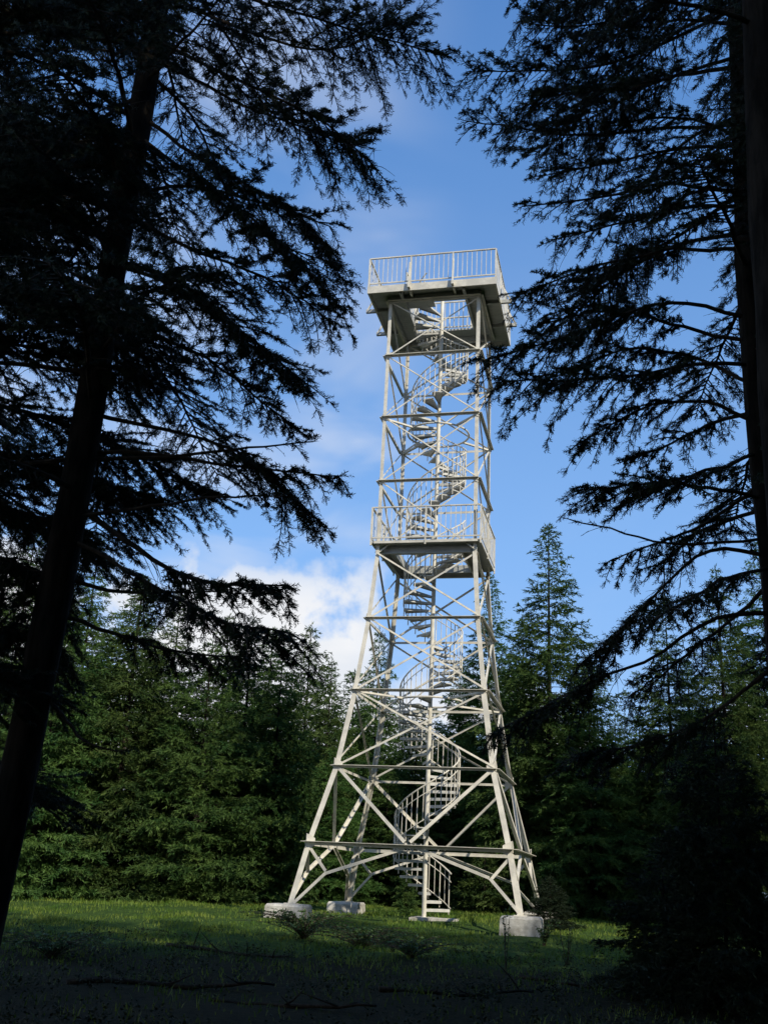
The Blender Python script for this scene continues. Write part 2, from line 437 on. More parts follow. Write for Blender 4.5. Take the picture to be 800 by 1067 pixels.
for side in (-1, 1):
    for s_ in (-1, 1):
        b = MB(); b.bar((side * (HT + .33), s_ * .75, ZB - .02), (side * (HT + .05), s_ * .75, ZT + .45), .05, .04, (0, 1, 0))
        b.build('bracket', 'steel', pt)
        b = MB(); b.bar((s_ * .68, side * (HT + .13), ZB - .06), (s_ * .68, side * (HT + .05), ZT + .75), .06, .05, (1, 0, 0))
        b.bar((s_ * .68, side * (HT + .17), ZB - .06), (s_ * .68, side * (HT - .5), ZB - .06), .07, .12)
        b.build('bracket', 'steel', pt)
for k in range(4):
    ca, cb = CORN[k], CORN[(k + 1) % 4]; out = nrm(V(ca[0] + cb[0], ca[1] + cb[1], 0))
    rail_side(pt, V(ca[0], ca[1]) * (HT + .0), V(cb[0], cb[1]) * (HT + .0), ZT + .02, 1.0, 27, (0.0, 1 / 3, 2 / 3), tuple(out))
b = MB()                                                    # guard rail round the stair opening
for (p, q) in (((-1.0, -1.0), (-1.0, 1.0)), ((-1.0, 1.0), (1.0, 1.0)), ((1.0, 1.0), (1.0, -.2))):
    p = V(*p, ZT); q = V(*q, ZT); up = V(0, 0, 1)
    b.bar(p + up * 1.05, q + up * 1.05, .05, .04); b.bar(p + up * .1, q + up * .1, .03, .04)
    for t in np.linspace(0, 1, 14): b.bar(p + (q - p) * t, p + (q - p) * t + up * 1.05, .022, .022, (1, 0, 0) if abs((q - p)[1]) > .5 else (0, 1, 0))
b.build('guard_rail', 'steel', pt)
b = MB(); b.box((-.94, -.94, ZT - .05), (-.1, -.62, ZT - .004)); b.build('landing', 'deck', pt)
b = MB(); x = -W[5] + .25
b.tube([(-W[8] + .1, W[8] - .3, ZT - .3), (-W[6] + .1, W[6] - .3, H[6]), (-W[5] + .1, W[5] - .3, H[5]), (-W[2] + .12, W[2] - .5, H[2]), (-W[0] + .3, W[0] - .6, 0)], .011, 5)
b.build('lightning_cable', 'steel', tower)

# ------------------------------------------------------------------ conifers
def frames(dirs):
    d = dirs / np.linalg.norm(dirs, axis=1, keepdims=True)
    ref = np.tile(np.array([0, 0, 1.0]), (len(d), 1)); ref[np.abs(d[:, 2]) > .95] = (1, 0, 0)
    x = np.cross(ref, d); x /= np.linalg.norm(x, axis=1, keepdims=True); y = np.cross(d, x)
    return x, y, d

def stamp(template_v, template_t, pos, dirs, length, spin=True, r=None):
    """copies of a small shape (unit length along z) at many places"""
    r = r or rng
    x, y, z = frames(dirs); n = len(pos)
    if spin:
        a = r.uniform(0, 2 * math.pi, n)[:, None]; x, y = np.cos(a) * x + np.sin(a) * y, -np.sin(a) * x + np.cos(a) * y
    L = np.asarray(length)[:, None, None]
    tv = template_v[None]
    vs = pos[:, None, :] + L * (tv[:, :, 0:1] * x[:, None] + tv[:, :, 1:2] * y[:, None] + tv[:, :, 2:3] * z[:, None])
    ts = template_t[None] + (np.arange(n) * len(template_v))[:, None, None]
    return vs.reshape(-1, 3), ts.reshape(-1, 3)

def shoot_template(nn=13, seed=1):
    r = np.random.default_rng(seed); v = []; t = []
    # stem
    v += [(.03, 0, 0), (-.015, .026, 0), (-.015, -.026, 0), (0, 0, 1.0)]; t += [(0, 1, 3), (1, 2, 3), (2, 0, 3)]
    for k in range(nn):
        h = .02 + .9 * k / nn; a = k * 2.4 + r.uniform(-.4, .4); L = r.uniform(.26, .40)
        e = .85 + .35 * r.uniform()
        d = np.array([math.cos(a) * math.sin(e), math.sin(a) * math.sin(e), math.cos(e)])
        s = nrm(np.cross(d, [0, 0, 1.0])); p = np.array([0, 0, h]); wdt = .10
        o = len(v); v += [tuple(p - s * wdt / 2), tuple(p + s * wdt / 2), tuple(p + d * L * .75 + s * wdt * .4), tuple(p + d * L)]
        t += [(o, o + 1, o + 2), (o, o + 2, o + 3)]
    return np.array(v), np.array(t)
SH_V, SH_T = shoot_template()
SPR_V = np.array([(0, 0, 0), (.11, .02, .35), (.02, 0, 1.0), (-.11, .02, .4), (0, .10, .3), (0, -.10, .45), (.0, .0, 1.05)])
SPR_T = np.array([(0, 1, 2), (0, 2, 3), (0, 4, 6), (0, 6, 5)])

def smooth_path(ctrl, n):
    ctrl = np.array(ctrl, float); d = np.r_[0, np.cumsum(np.linalg.norm(np.diff(ctrl, axis=0), axis=1))]
    t = np.linspace(0, d[-1], n); out = np.stack([np.interp(t, d, ctrl[:, k]) for k in range(3)], -1)
    for _ in range(3):
        out[1:-1] = .25 * out[:-2] + .5 * out[1:-1] + .25 * out[2:]
    return out, d[-1]

def limb(tree, ctrl, r0, start=.28, dens=1.0, blen=.27, droop=.32, rg=None, wild=.02):
    """one limb of a near tree: a tapered bough with twigs, and its needles as a sub-part"""
    rg = rg or rng
    n = 15; pts, L = smooth_path(ctrl, n)
    pts[1:] += np.cumsum(rg.normal(0, wild, (n - 1, 3)), 0) * .5
    b = MB(); b.tube(pts, np.linspace(r0, .006, n), 6)
    tg = np.gradient(pts, axis=0); tg /= np.linalg.norm(tg, axis=1, keepdims=True)
    pos = []; dr = []; ln = []
    nb = max(4, int(L * 20 * dens))
    for k in range(nb):
        t = start * .55 + (1 - start * .55) * (k + rg.uniform(0, 1)) / nb; f = t * (n - 1); i = min(n - 2, int(f)); u = f - i
        p = pts[i] * (1 - u) + pts[i + 1] * u; d = tg[i]
        side = nrm(np.cross(d, [0, 0, 1.0])) * (1 if k % 2 else -1)
        shape = math.sin(math.pi * min(1, max(0.05, (1.08 - t) / .95)) ** .8) * .8 + .22
        bl = L * blen * shape * rg.uniform(.55, 1.2)
        bl = min(bl, 1.0)
        ang = rg.uniform(.75, 1.15)
        bd = nrm(d * math.cos(ang) + side * math.sin(ang) + np.array([0, 0, rg.normal(-.12, .22)]))
        m = 6; q = [p]; cur = bd.copy()
        for j in range(1, m):
            cur = nrm(cur + np.array([0, 0, -droop * rg.uniform(.2, .8)]) * (1.0 / m) * 2 + rg.normal(0, .07, 3)); q.append(q[-1] + cur * bl / (m - 1))
        q = np.array(q); bare = t < start or rg.uniform() < .10
        if bare:
            if rg.uniform() < .45: continue
            q = p + (q - p) * min(rg.uniform(.8, 1.6), .55 / bl); b.tube(q, np.linspace(.0045, .0015, m), 3)
            for _ in range(rg.integers(0, 4)):
                k0 = rg.integers(1, m - 1); e_ = nrm(q[k0 + 1] - q[k0] + rg.normal(0, .035, 3)) * bl * rg.uniform(.2, .5)
                b.tube([q[k0], q[k0] + e_ * .5 + rg.normal(0, .01, 3), q[k0] + e_], [.003, .002, .001], 3)
            continue
        b.tube(q, np.linspace(min(.009, r0 * .5), .003, m), 4)
        if bare: continue
        ns = max(5, int(bl / .019))
        tt = rg.uniform(.08, 1.0, ns); tt[-1] = 1.0; tt[-2] = .97
        ff = tt * (m - 1); ii = np.minimum(m - 2, ff.astype(int)); uu = (ff - ii)[:, None]
        pp = q[ii] * (1 - uu) + q[ii + 1] * uu; dd = q[ii + 1] - q[ii]; dd /= np.linalg.norm(dd, axis=1, keepdims=True)
        sd_ = np.cross(dd, [0, 0, 1.0]); sd_ /= np.maximum(1e-6, np.linalg.norm(sd_, axis=1, keepdims=True)); sg = np.where(rg.uniform(size=ns) < .5, -1.0, 1.0)[:, None]
        a = rg.uniform(.5, 1.05, ns)[:, None]; a[-2:] = .1
        sv = dd * np.cos(a) + sd_ * sg * np.sin(a) + np.array([0, 0, -1.0]) * rg.uniform(-.6, .9, (ns, 1)) * droop * 1.5
        pos.append(pp); dr.append(sv); ln.append(rg.uniform(.055, .105, ns) * (1.15 - .2 * tt))
    # the limb's own end
    ee = pts[-4:]; pos.append(ee); dr.append(tg[-4:] + rg.normal(0, .25, (4, 3))); ln.append(np.full(4, .11))
    bo = b.build('branch', 'twig', tree)
    v_, t_ = stamp(SH_V, SH_T, np.concatenate(pos), np.concatenate(dr), np.concatenate(ln), r=rg)
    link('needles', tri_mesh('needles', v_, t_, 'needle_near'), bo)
    return bo

def trunk(parent, ctrl, radii, seg=14, n=30, flare=True):
    pts, L = smooth_path(ctrl, n); rr = np.interp(np.linspace(0, 1, n), np.linspace(0, 1, len(radii)), radii)
    if flare: rr = rr * (1 + .5 * np.exp(-np.linspace(0, L, n) / .35))
    b = MB(); b.tube(pts, rr, seg)
    v = np.array(b.v); v[:, :2] += rng.normal(0, .006, (len(v), 2)); b.v = [tuple(x) for x in v]
    return b.build('trunk', 'bark', parent, True), pts

def near_tree(label, axis, radii, limbs, nrand, spread, zlo, zhi, seed, group=None, dens=.8, skip=None):
    """axis: trunk centre line in world space, limbs: hand-read boughs, then random boughs all the way round"""
    rg = np.random.default_rng(seed)
    base = np.array(axis[0]); o = empty('fir_tree', base)
    tag(o, label, 'tree', group)
    ax = np.array(axis) - base
    trunk(o, ax, radii)
    def on_trunk(z):
        zz = ax[:, 2]; return np.array([np.interp(z, zz, ax[:, 0]), np.interp(z, zz, ax[:, 1]), z])
    for L in limbs:
        pts = [np.array(p) - base for p in L['pts']]
        limb(o, pts, L.get('r', .022), L.get('start', .28), L.get('dens', 1.0), L.get('blen', .27), L.get('droop', .32), rg)
    k = 0; a = rg.uniform(0, 6.28)
    while k < nrand:
        z = zlo + (zhi - zlo) * (k + rg.uniform()) / nrand; a += 2.4 + rg.normal(0, .3)
        k += 1
        if skip and skip(a % (2 * math.pi), z): continue
        l = spread * rg.uniform(.65, 1.1) * np.interp(z, [zlo, zlo + (zhi - zlo) * .4, zhi], [1.0, 1.0, .55])
        d = np.array([math.cos(a), math.sin(a), 0]); p = on_trunk(z); up = rg.uniform(-.12, .12)
        limb(o, [p, p + d * l * .35 + V(0, 0, l * (.02 + up)), p + d * l * .7 + V(0, 0, l * (-.06 + up)), p + d * l + V(0, 0, l * (-.16 + up))], (.014 + .005 * l), rg.uniform(.15, .35), dens, .32, rg.uniform(.3, .6), rg)
    return o

# --- left fir
YL = -21.4
def P(px, py, dy=0.0, Y=None): return at(px, py, (YL if Y is None else Y) + dy)
la = [at(22, 800, YL), at(60, 610, YL), at(92, 440, YL), at(122, 250, YL), at(158, 60, YL), at(185, -160, YL), at(205, -420, YL)]
gx, gy = la[0][0] - .12, YL
left_axis = [V(gx - .1, gy, float(g(gx, gy)) - .1)] + la
def TR(y): return [np.interp(y, [-420, -160, 60, 250, 440, 610, 800], [205, 185, 158, 122, 92, 60, 22]), y]
def LB(y0, pts, **k):
    p0 = TR(y0); depth = k.pop('dep', [.0, .1, .2, .3])
    ps = [P(*p0)] + [P(px, py, d) for (px, py), d in zip(pts, depth[1:])]
    return dict(pts=ps, **k)
left_limbs = [
    LB(-110, [(260, -70), (350, -30), (420, -40)], dep=[0, .3, .5, .7]),
    LB(-40, [(260, 0), (370, 30), (466, 58)], dep=[0, -.1, -.2, -.2], blen=.22),
    LB(-10, [(240, 30), (330, 62), (425, 30)], dep=[0, .3, .5, .8]),
    LB(40, [(240, 80), (325, 120), (396, 178)], dep=[0, -.3, -.5, -.6]),
    LB(60, [(250, 110), (320, 130), (375, 150)], dep=[0, .3, .6, .9]),
    LB(120, [(230, 180), (300, 212), (358, 268)], dep=[0, -.1, -.2, -.3]),
    LB(140, [(220, 190), (280, 235), (335, 290)], dep=[0, -.4, -.8, -1.1]),
    LB(200, [(200, 195), (280, 215), (340, 240)], dep=[0, .2, .3, .5], dens=.5, start=.5),
    LB(220, [(200, 260), (270, 285), (342, 338)], dep=[0, .1, .2, .3]),
    LB(275, [(190, 300), (250, 340), (305, 395)], dep=[0, -.3, -.5, -.7]),
    LB(330, [(190, 360), (245, 395), (300, 442)], dep=[0, .2, .4, .5]),
    LB(480, [(160, 475), (240, 468), (326, 463)], dep=[0, .1, .2, .2], dens=.25, start=.9, blen=.1, r=.022),
    LB(540, [(150, 530), (230, 520), (300, 525)], dep=[0, -.2, -.3, -.4], dens=.35, start=.85, blen=.1, r=.02),
    LB(470, [(170, 470), (255, 488), (354, 498)], dep=[0, .1, .1, .1], dens=.55, start=.55, droop=.9, blen=.2),
    LB(430, [(180, 450), (260, 480), (330, 545)], dep=[0, .3, .5, .6], droop=.7, start=.45),
    LB(520, [(140, 570), (195, 605), (302, 611)], dep=[0, -.1, -.1, -.1], r=.034, start=.45, droop=.6),
    LB(600, [(130, 612), (190, 612), (240, 608)], dep=[0, .1, .2, .2], dens=.35, start=.8, blen=.12),
    LB(560, [(150, 600), (220, 640), (300, 660)], dep=[0, -.3, -.6, -.9], droop=.7),
    LB(640, [(120, 660), (180, 680), (250, 680)], dep=[0, .2, .4, .5], droop=.6),
    LB(710, [(80, 775), (100, 779), (120, 782)], dep=[0, -.1, -.1, -.1], dens=.2, start=.95, blen=.06, r=.02),
]
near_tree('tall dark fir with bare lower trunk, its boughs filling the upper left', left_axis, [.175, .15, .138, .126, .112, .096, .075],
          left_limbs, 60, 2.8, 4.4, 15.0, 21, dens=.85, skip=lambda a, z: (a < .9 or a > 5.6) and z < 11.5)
# a second fir close on the left, its trunk just outside the picture
bx, by = at(-200, 700, -20.2)[0], -20.2
near_tree('dark fir at the left edge, its trunk out of sight and only its boughs showing', [V(bx, by, float(g(bx, by)) - .1), V(bx + .1, by, 6), V(bx + .15, by, 12), V(bx, by, 17)],
          [.2, .16, .12, .06], [], 95, 3.5, 2.6, 14.5, 33, dens=1.55)

# --- right firs
YR = -21.0
ra = [at(812, 620, YR), at(790, 450, YR), at(780, 330, YR), at(774, 180, YR), at(768, 20, YR), at(761, -160, YR), at(750, -400, YR)]
rx, ry = at(830, 900, YR)[0], YR
right_axis = [V(rx, ry, float(g(rx, ry)) - .1)] + ra + [ra[-1] + V(-.05, .05, 5.0)]
def RT(y): return [np.interp(y, [-400, -160, 20, 180, 330, 450, 620], [750, 757, 762, 768, 776, 790, 812]), y]
def RB(y0, pts, **k):
    dep = k.pop('dep', [0, .1, .2, .3])
    return dict(pts=[P(*RT(y0), Y=YR)] + [P(px, py, d, Y=YR) for (px, py), d in zip(pts, dep[1:])], **k)
right_limbs = [
    RB(-110, [(690, -60), (630, -20), (555, -10)], dep=[0, .2, .3, .5]),
    RB(-40, [(690, 0), (620, 30), (548, 22)], dep=[0, -.2, -.4, -.5]),
    RB(10, [(690, 50), (610, 75), (490, 74)], dep=[0, .1, .2, .2], blen=.22),
    RB(60, [(690, 85), (620, 95), (550, 110)], dep=[0, -.3, -.5, -.8]),
    RB(130, [(690, 130), (600, 145), (484, 122)], dep=[0, .1, .1, .1], start=.5, dens=.8, blen=.14),
    RB(150, [(700, 155), (640, 165), (570, 180)], dep=[0, .3, .6, .9]),
    RB(200, [(690, 190), (620, 205), (545, 215)], dep=[0, -.2, -.4, -.6], start=.5, dens=.5, blen=.12),
    RB(215, [(700, 215), (640, 235), (570, 250)], dep=[0, .2, .4, .6]),
    RB(260, [(700, 255), (625, 275), (545, 302)], dep=[0, -.1, -.2, -.2], blen=.22),
    RB(355, [(720, 345), (640, 325), (560, 345)], dep=[0, .1, .2, .3]),
    RB(330, [(700, 310), (620, 340), (502, 378)], dep=[0, -.2, -.3, -.3], blen=.22, droop=.6),
    RB(400, [(720, 370), (650, 360), (575, 390)], dep=[0, .3, .5, .7], droop=.7),
    RB(380, [(720, 375), (660, 390), (535, 390)], dep=[0, -.3, -.5, -.6], droop=.6),
    RB(440, [(730, 420), (670, 430), (603, 470)], dep=[0, .1, .2, .3], droop=.7, start=.45),
    RB(520, [(740, 512), (680, 505), (605, 512)], dep=[0, -.2, -.3, -.4], start=.45),
    RB(500, [(740, 540), (700, 555), (640, 575)], dep=[0, .2, .3, .5], droop=.8, start=.5, dens=.6),
    RB(560, [(740, 565), (680, 560), (595, 535)], dep=[0, .1, .1, .1], start=.95, dens=.3, blen=.1, r=.016),
    RB(580, [(735, 570), (690, 615), (618, 690)], dep=[0, .0, -.1, -.1], start=.55, r=.022, droop=.8),
    RB(640, [(735, 640), (690, 690), (640, 700), (520, 765)], dep=[0, .0, -.1, -.1, 0], start=.6, r=.024, droop=1.0, blen=.16),
    RB(600, [(740, 650), (700, 690), (655, 720)], dep=[0, .4, .7, .9], start=.4, droop=.8, dens=.7),
    RB(430, [(745, 440), (705, 452), (645, 478)], dep=[0, .3, .6, .9], droop=.7, start=.25),
    RB(470, [(750, 492), (715, 500), (660, 520)], dep=[0, -.3, -.6, -.8], droop=.7, start=.25, dens=.8),
    RB(530, [(750, 545), (715, 560), (668, 590)], dep=[0, .4, .8, 1.1], droop=.8, start=.2),
    RB(590, [(755, 600), (725, 622), (690, 650)], dep=[0, -.3, -.5, -.8], droop=.8, start=.2),
    RB(690, [(740, 740), (690, 770), (600, 790)], dep=[0, .2, .3, .4], start=.4, droop=.9),
]
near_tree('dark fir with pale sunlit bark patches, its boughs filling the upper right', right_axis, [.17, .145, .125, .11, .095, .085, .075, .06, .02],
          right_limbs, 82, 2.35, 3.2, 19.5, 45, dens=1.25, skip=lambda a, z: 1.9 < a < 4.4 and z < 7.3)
# the close bare trunk at the right edge
ca_ = [at(835, 560, -23.6), at(815, 330, -23.6), at(797, 0, -23.6), at(785, -300, -23.6)]
cxb = at(850, 800, -23.6)[0]
t3 = near_tree('near black bare trunk standing closest at the right edge of the view', [V(cxb, -23.6, float(g(cxb, -23.6)) - .1)] + ca_ + [ca_[-1] + V(-.05, 0, 5), ca_[-1] + V(-.05, 0, 9)],
               [.26, .22, .2, .19, .17, .12, .06], [], 34, 2.4, 8.0, 17.5, 57, dens=.8)

# --- spruces round the clearing: a few crowns, shared by many trees
def spruce_mesh(name, h, rad, seed, mat='needle_far', low=.3, droop=.5, whorl=.25, nper=9, thin=1.0):
    rg = np.random.default_rng(seed); pos = []; dr = []; ln = []
    wv = MB(); z = low
    while z < h - .05:
        f = (z - low) / (h - low); prof = (1 - f) ** .80 * (1 - .25 * math.exp(-f * 9)); R0 = rad * prof + .05
        k0 = max(4, int(nper * (1 - .45 * f))); a0 = rg.uniform(0, 6.28)
        for k in range(k0):
            a = a0 + 2 * math.pi * k / k0 + rg.normal(0, .22); L = R0 * rg.uniform(.52, 1.22)
            if rg.uniform() < .07: L *= 1.25
            zz = z + rg.normal(0, whorl * .6 * (1 - f) ** .7); d = np.array([math.cos(a), math.sin(a), 0]); m = 8
            rise = np.interp(f, [0, .5, .8, 1], [-.12, .08, .22, .7]) + rg.normal(0, .07)
            t = np.linspace(0, 1, m); pts = d * (L * t)[:, None]; pts[:, 2] = zz + L * (rise * t - droop * .55 * (t ** 1.6) + (droop * .30 + .25 * f) * t ** 4)
            if f < .9 and L > .5: wv.tube(pts[[0, 3, 6]], [.008 + .005 * L, .006 + .002 * L, .004], 3)
            nb = max(4, int(L * 12 * thin))
            side = np.array([-d[1], d[0], 0])
            for j in range(nb):
                u = .18 + .82 * (j + rg.uniform()) / nb; p = np.array([np.interp(u, t, pts[:, c]) for c in range(3)])
                sg = 1 if j % 2 else -1; bl = min(.75, L * (.42 + .12 * f)) * math.sin(math.pi * min(1, (1.1 - u) / .85)) * rg.uniform(.6, 1.2) + .10
                bd = nrm(d * rg.uniform(.5, .9) + side * sg * rg.uniform(.5, 1) + np.array([0, 0, -rg.uniform(-.35, 1.3) * droop + .3 * f]))
                ns = max(4, int(bl / .028)); s_ = rg.uniform(.0, 1.0, ns)
                pp = p + bd * (s_ * bl)[:, None]; pp[:, 2] -= droop * .3 * bl * s_ ** 2
                vv = bd + rg.normal(0, .55, (ns, 3)) + np.array([0, 0, -.35 * droop])
                pos.append(pp); dr.append(vv); ln.append(rg.uniform(.10, .21, ns))
        z += whorl * np.interp(f, [0, .6, .85, 1], [1.0, 1.05, 1.25, .9]) * rg.uniform(.8, 1.2)
    pos.append(np.array([[0, 0, h - .05 - .1 * k] for k in range(6)])); dr.append(np.array([[rg.normal(0, .4), rg.normal(0, .4), 1.0] for k in range(6)])); ln.append(np.full(6, .25))
    v_, t_ = stamp(SPR_V, SPR_T, np.concatenate(pos), np.concatenate(dr), np.concatenate(ln), r=rg)
    tw = MB(); zs = np.linspace(-.4, h + .12, 14); r0 = .009 * h + .015
    tw.tube([(0, 0, q) for q in zs], np.interp(zs, [-.4, 0, h, h + .12], [r0 * 1.3, r0, .012, .004]), 9)
    tw.add(wv.v, wv.f)
    me = bpy.data.meshes.new(name + '_trunk'); me.from_pydata(tw.v, [], tw.f); me.materials.append(MAT['bark']); me.update()
    return dict(h=h, trunk=me, crown=tri_mesh(name + '_crown', v_, t_, mat))

SP = [spruce_mesh('spruce_a', 11, 2.7, 1, low=.35), spruce_mesh('spruce_b', 12, 2.4, 2, low=.5, droop=.65), spruce_mesh('spruce_c', 10, 2.9, 3, low=.25, droop=.4),
      spruce_mesh('spruce_d', 16, 3.1, 4, low=1.2, droop=.55, whorl=.30), spruce_mesh('spruce_e', 17, 2.9, 5, low=2.6, droop=.7, whorl=.32, nper=9), spruce_mesh('spruce_f', 3.2, 1.1, 6, low=.08, droop=.35, whorl=.17),
      spruce_mesh('spruce_darkened', 7, 2.4, 7, 'needle_near', low=.1, droop=.5, whorl=.22)]  # spruce given the dark fir needles, putting shade into its colour

proto = {}
def spruce(kind, x, y, h, rz, label, group=None, name='spruce_tree', wide=1.0):
    s_ = SP[kind]
    root = empty(name, (x, y, float(g(x, y)) - .05), rz); sc = h / s_['h']; root.scale = (sc * wide, sc * wide, sc)
    tag(root, label, 'tree', group)
    if kind not in proto:
        proto[kind] = (link('trunk', s_['trunk'], root), link('crown', s_['crown'], root))
    else:
        for ch in proto[kind]:
            c = ch.copy(); col.objects.link(c); c.parent = root
    return root

def spruce_px(kind, px, apex_y, Y, label, group=None, rz=None, name='spruce_tree', wide=1.0):
    """stand a spruce on the ground at depth Y under its apex in the photograph"""
    top = at(px, apex_y, Y); x = top[0]
    return spruce(kind, x, Y, top[2] - float(g(x, Y)) + .05, random.uniform(0, 6.28) if rz is None else rz, label, group, name, wide)

LW = 'young spruces along the left edge of the clearing'
BH = 'spruces standing behind the tower'
RW = 'dark spruces along the right edge of the clearing'
# left edge, front row then the trees behind it
for kind, px, ay, Y, wd, lab in [
    (2, 70, 640, 4.0, 1.1, 'bushy sunlit spruce right beside the left fir trunk, boughs to the grass'),
    (0, 150, 610, 5.2, 1.15, 'broad bright green spruce in the sunlit row left of the tower, boughs to the grass'),
    (2, 222, 668, 4.6, 1.1, 'low wide spruce at the grass edge, second tree left of the footing'),
    (1, 265, 640, 8.0, 1.1, 'dark pointed spruce rising behind the sunlit row left of the tower'),
    (0, 297, 655, 6.6, .9, 'spruce nearest the left tower footing, pointed top against white cloud'),
    (1, 346, 686, 13.0, .9, 'slim spruce whose top stands alone against the cloud left of the tower'),
]: spruce_px(kind, px, ay, Y, lab, LW, wide=wd)
for kind, px, ay, Y in [(3, -30, 470, 7.0), (3, 40, 540, 9.5), (4, 105, 560, 11.0), (3, 190, 615, 12.0), (1, 325, 650, 17.0)]:
    spruce_px(kind, px, ay, Y, 'dark spruce mostly hidden behind the front row left of the tower', 'hidden spruces left of the tower')
# behind the tower
for kind, px, ay, Y, wd, lab in [
    (1, 396, 655, 14.0, .8, 'dark narrow spruce whose top shows between the left tower legs'),
    (3, 510, 600, 12.0, .95, 'dark tall spruce right behind the right tower legs'),
    (1, 480, 690, 15.0, .95, 'dark spruce seen through the lattice beside the stair railing'),
    (1, 435, 735, 17.0, 1.1, 'low dark spruce seen through the tower directly behind the stair'),
]: spruce_px(kind, px, ay, Y, lab, BH, wide=wd)
for kind, px, ay, Y in [(2, 350, 780, 11.0), (2, 405, 800, 12.5), (0, 460, 790, 11.5), (2, 505, 780, 13.5), (0, 375, 740, 19.0)]:
    spruce_px(kind, px, ay, Y, 'dark understorey spruce seen only through the lower tower lattice', 'understorey spruces behind the tower', wide=1.2)
# right
for kind, px, ay, Y, wd, lab in [
    (3, 571, 548, 8.0, 1.1, 'tall spire topped spruce just right of the tower against blue sky'),
    (0, 612, 690, 6.5, 1.0, 'shorter spruce tucked under the tall spire topped one right of the tower'),
    (3, 692, 622, 7.5, 1.0, 'dark spruce with its top showing below the hanging right hand boughs'),
    (4, 745, 590, 6.0, 1.0, 'dark spruce at the right edge, top lost among the hanging boughs'),
]: spruce_px(kind, px, ay, Y, lab, RW, wide=wd)
for kind, px, ay, Y in [(0, 545, 690, 13.0), (1, 640, 735, 15.0), (0, 665, 745, 11.0), (4, 790, 560, 10.0), (2, 720, 740, 3.0), (2, 590, 770, 11.0), (3, 860, 520, 8.0)]:
    spruce_px(kind, px, ay, Y, 'dark spruce in the shaded wall of trees right of the tower', 'shaded spruces right of the tower')
deep = [(3, -15, 560, 20), (4, 75, 585, 22), (3, 150, 600, 24), (4, 240, 640, 21), (3, 285, 655, 26), (0, 370, 700, 24), (1, 420, 742, 26), (0, 450, 738, 23),
        (3, 545, 650, 18), (3, 600, 705, 22), (4, 650, 745, 24), (3, 715, 690, 16), (4, 765, 650, 15), (3, 830, 600, 17), (4, 685, 730, 20), (2, 385, 790, 16), (2, 485, 770, 18)]
for kind, px, ay, Y in deep:
    spruce_px(kind, px, ay, Y, 'dark spruce deep in the forest behind the clearing', 'spruces deep in the forest', wide=1.25)
# shaded young trees near the camera on the right
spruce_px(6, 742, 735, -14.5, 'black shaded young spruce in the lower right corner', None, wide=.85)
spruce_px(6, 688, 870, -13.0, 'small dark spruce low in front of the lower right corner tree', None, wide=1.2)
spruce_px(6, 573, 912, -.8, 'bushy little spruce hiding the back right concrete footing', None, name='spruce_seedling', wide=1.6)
# little ones on the grass
spruce_px(5, 424, 905, 3.2, 'pale knee high spruce seedling on the grass behind the stair foot', None, name='spruce_seedling', wide=.8)
spruce_px(5, 505, 880, 6.5, 'dark young spruce on the grass behind the tower right of the stair foot', None, name='spruce_seedling', wide=1.3)
# the forest at the photographer's back and side, which shades the foreground
for kind, x, y, h in [(3, 4.5, -35, 28.5), (0, 9.5, -36, 28.5), (3, -2.5, -39.5, 28.5), (0, 14, -33, 27.5), (3, 12, -27, 22), (3, 17, -22, 18), (3, 24, -14, 25), (4, 29, -20, 27), (3, 27, -7, 26), (3, 32, -3, 27), (3, 25, -2, 23), (3, -8, -38, 25), (3, 8.5, -32, 26), (0, 20, -31, 28), (3, 20, -13, 24), (3, 18, -9, 22), (3, 10, -30, 22)]:
    spruce(kind, x, y, h, random.uniform(0, 6.28), 'tall spruce of the forest around the clearing, outside the view', 'forest behind the viewpoint', wide=1.15)

# ------------------------------------------------------------------ ground cover
def make_grass():
    n = 260000
    x = rng.uniform(-24, 16, n); y = rng.uniform(-19, 9, n)
    cl = np.sin(x * 1.7 + 1.3 * np.sin(y * 1.1)) * np.cos(y * 1.5 + x * .4) + .5 * np.sin(x * 4.1 - y * 3.3)
    keep = rng.uniform(0, 1, n) < np.clip(.45 + .35 * cl, .06, 1) * np.interp(y, [-19, -13, -9, -6, 9], [.15, .30, .75, 1, 1])
    x, y, cl = x[keep], y[keep], cl[keep]; n = len(x)
    h = rng.uniform(.04, .105, n) * (1 + .45 * np.clip(cl, -.6, 1.2)); a = rng.uniform(0, 6.28, n); wd = rng.uniform(.006, .012, n)
    z = g(x, y) - .01; lean = rng.uniform(.1, .8, n) * h; b = rng.uniform(0, 6.28, n)
    p = np.stack([x, y, z], -1); s_ = np.stack([np.cos(a) * wd, np.sin(a) * wd, 0 * a], -1)
    m = p + np.stack([np.cos(b) * lean * .35, np.sin(b) * lean * .35, h * .6], -1); t = p + np.stack([np.cos(b) * lean, np.sin(b) * lean, h], -1)
    vs = np.stack([p - s_, p + s_, m + s_ * .7, m - s_ * .7, t], 1); k = np.arange(n)[:, None, None] * 5
    ts = np.array([(0, 1, 2), (0, 2, 3), (3, 2, 4)])[None] + k
    o = link('grass', tri_mesh('grass', vs.reshape(-1, 3), ts.reshape(-1, 3), 'grass'))
    tag(o, 'tufted green grass of the clearing, fading into shade towards the front', 'grass', kind='stuff')
make_grass()

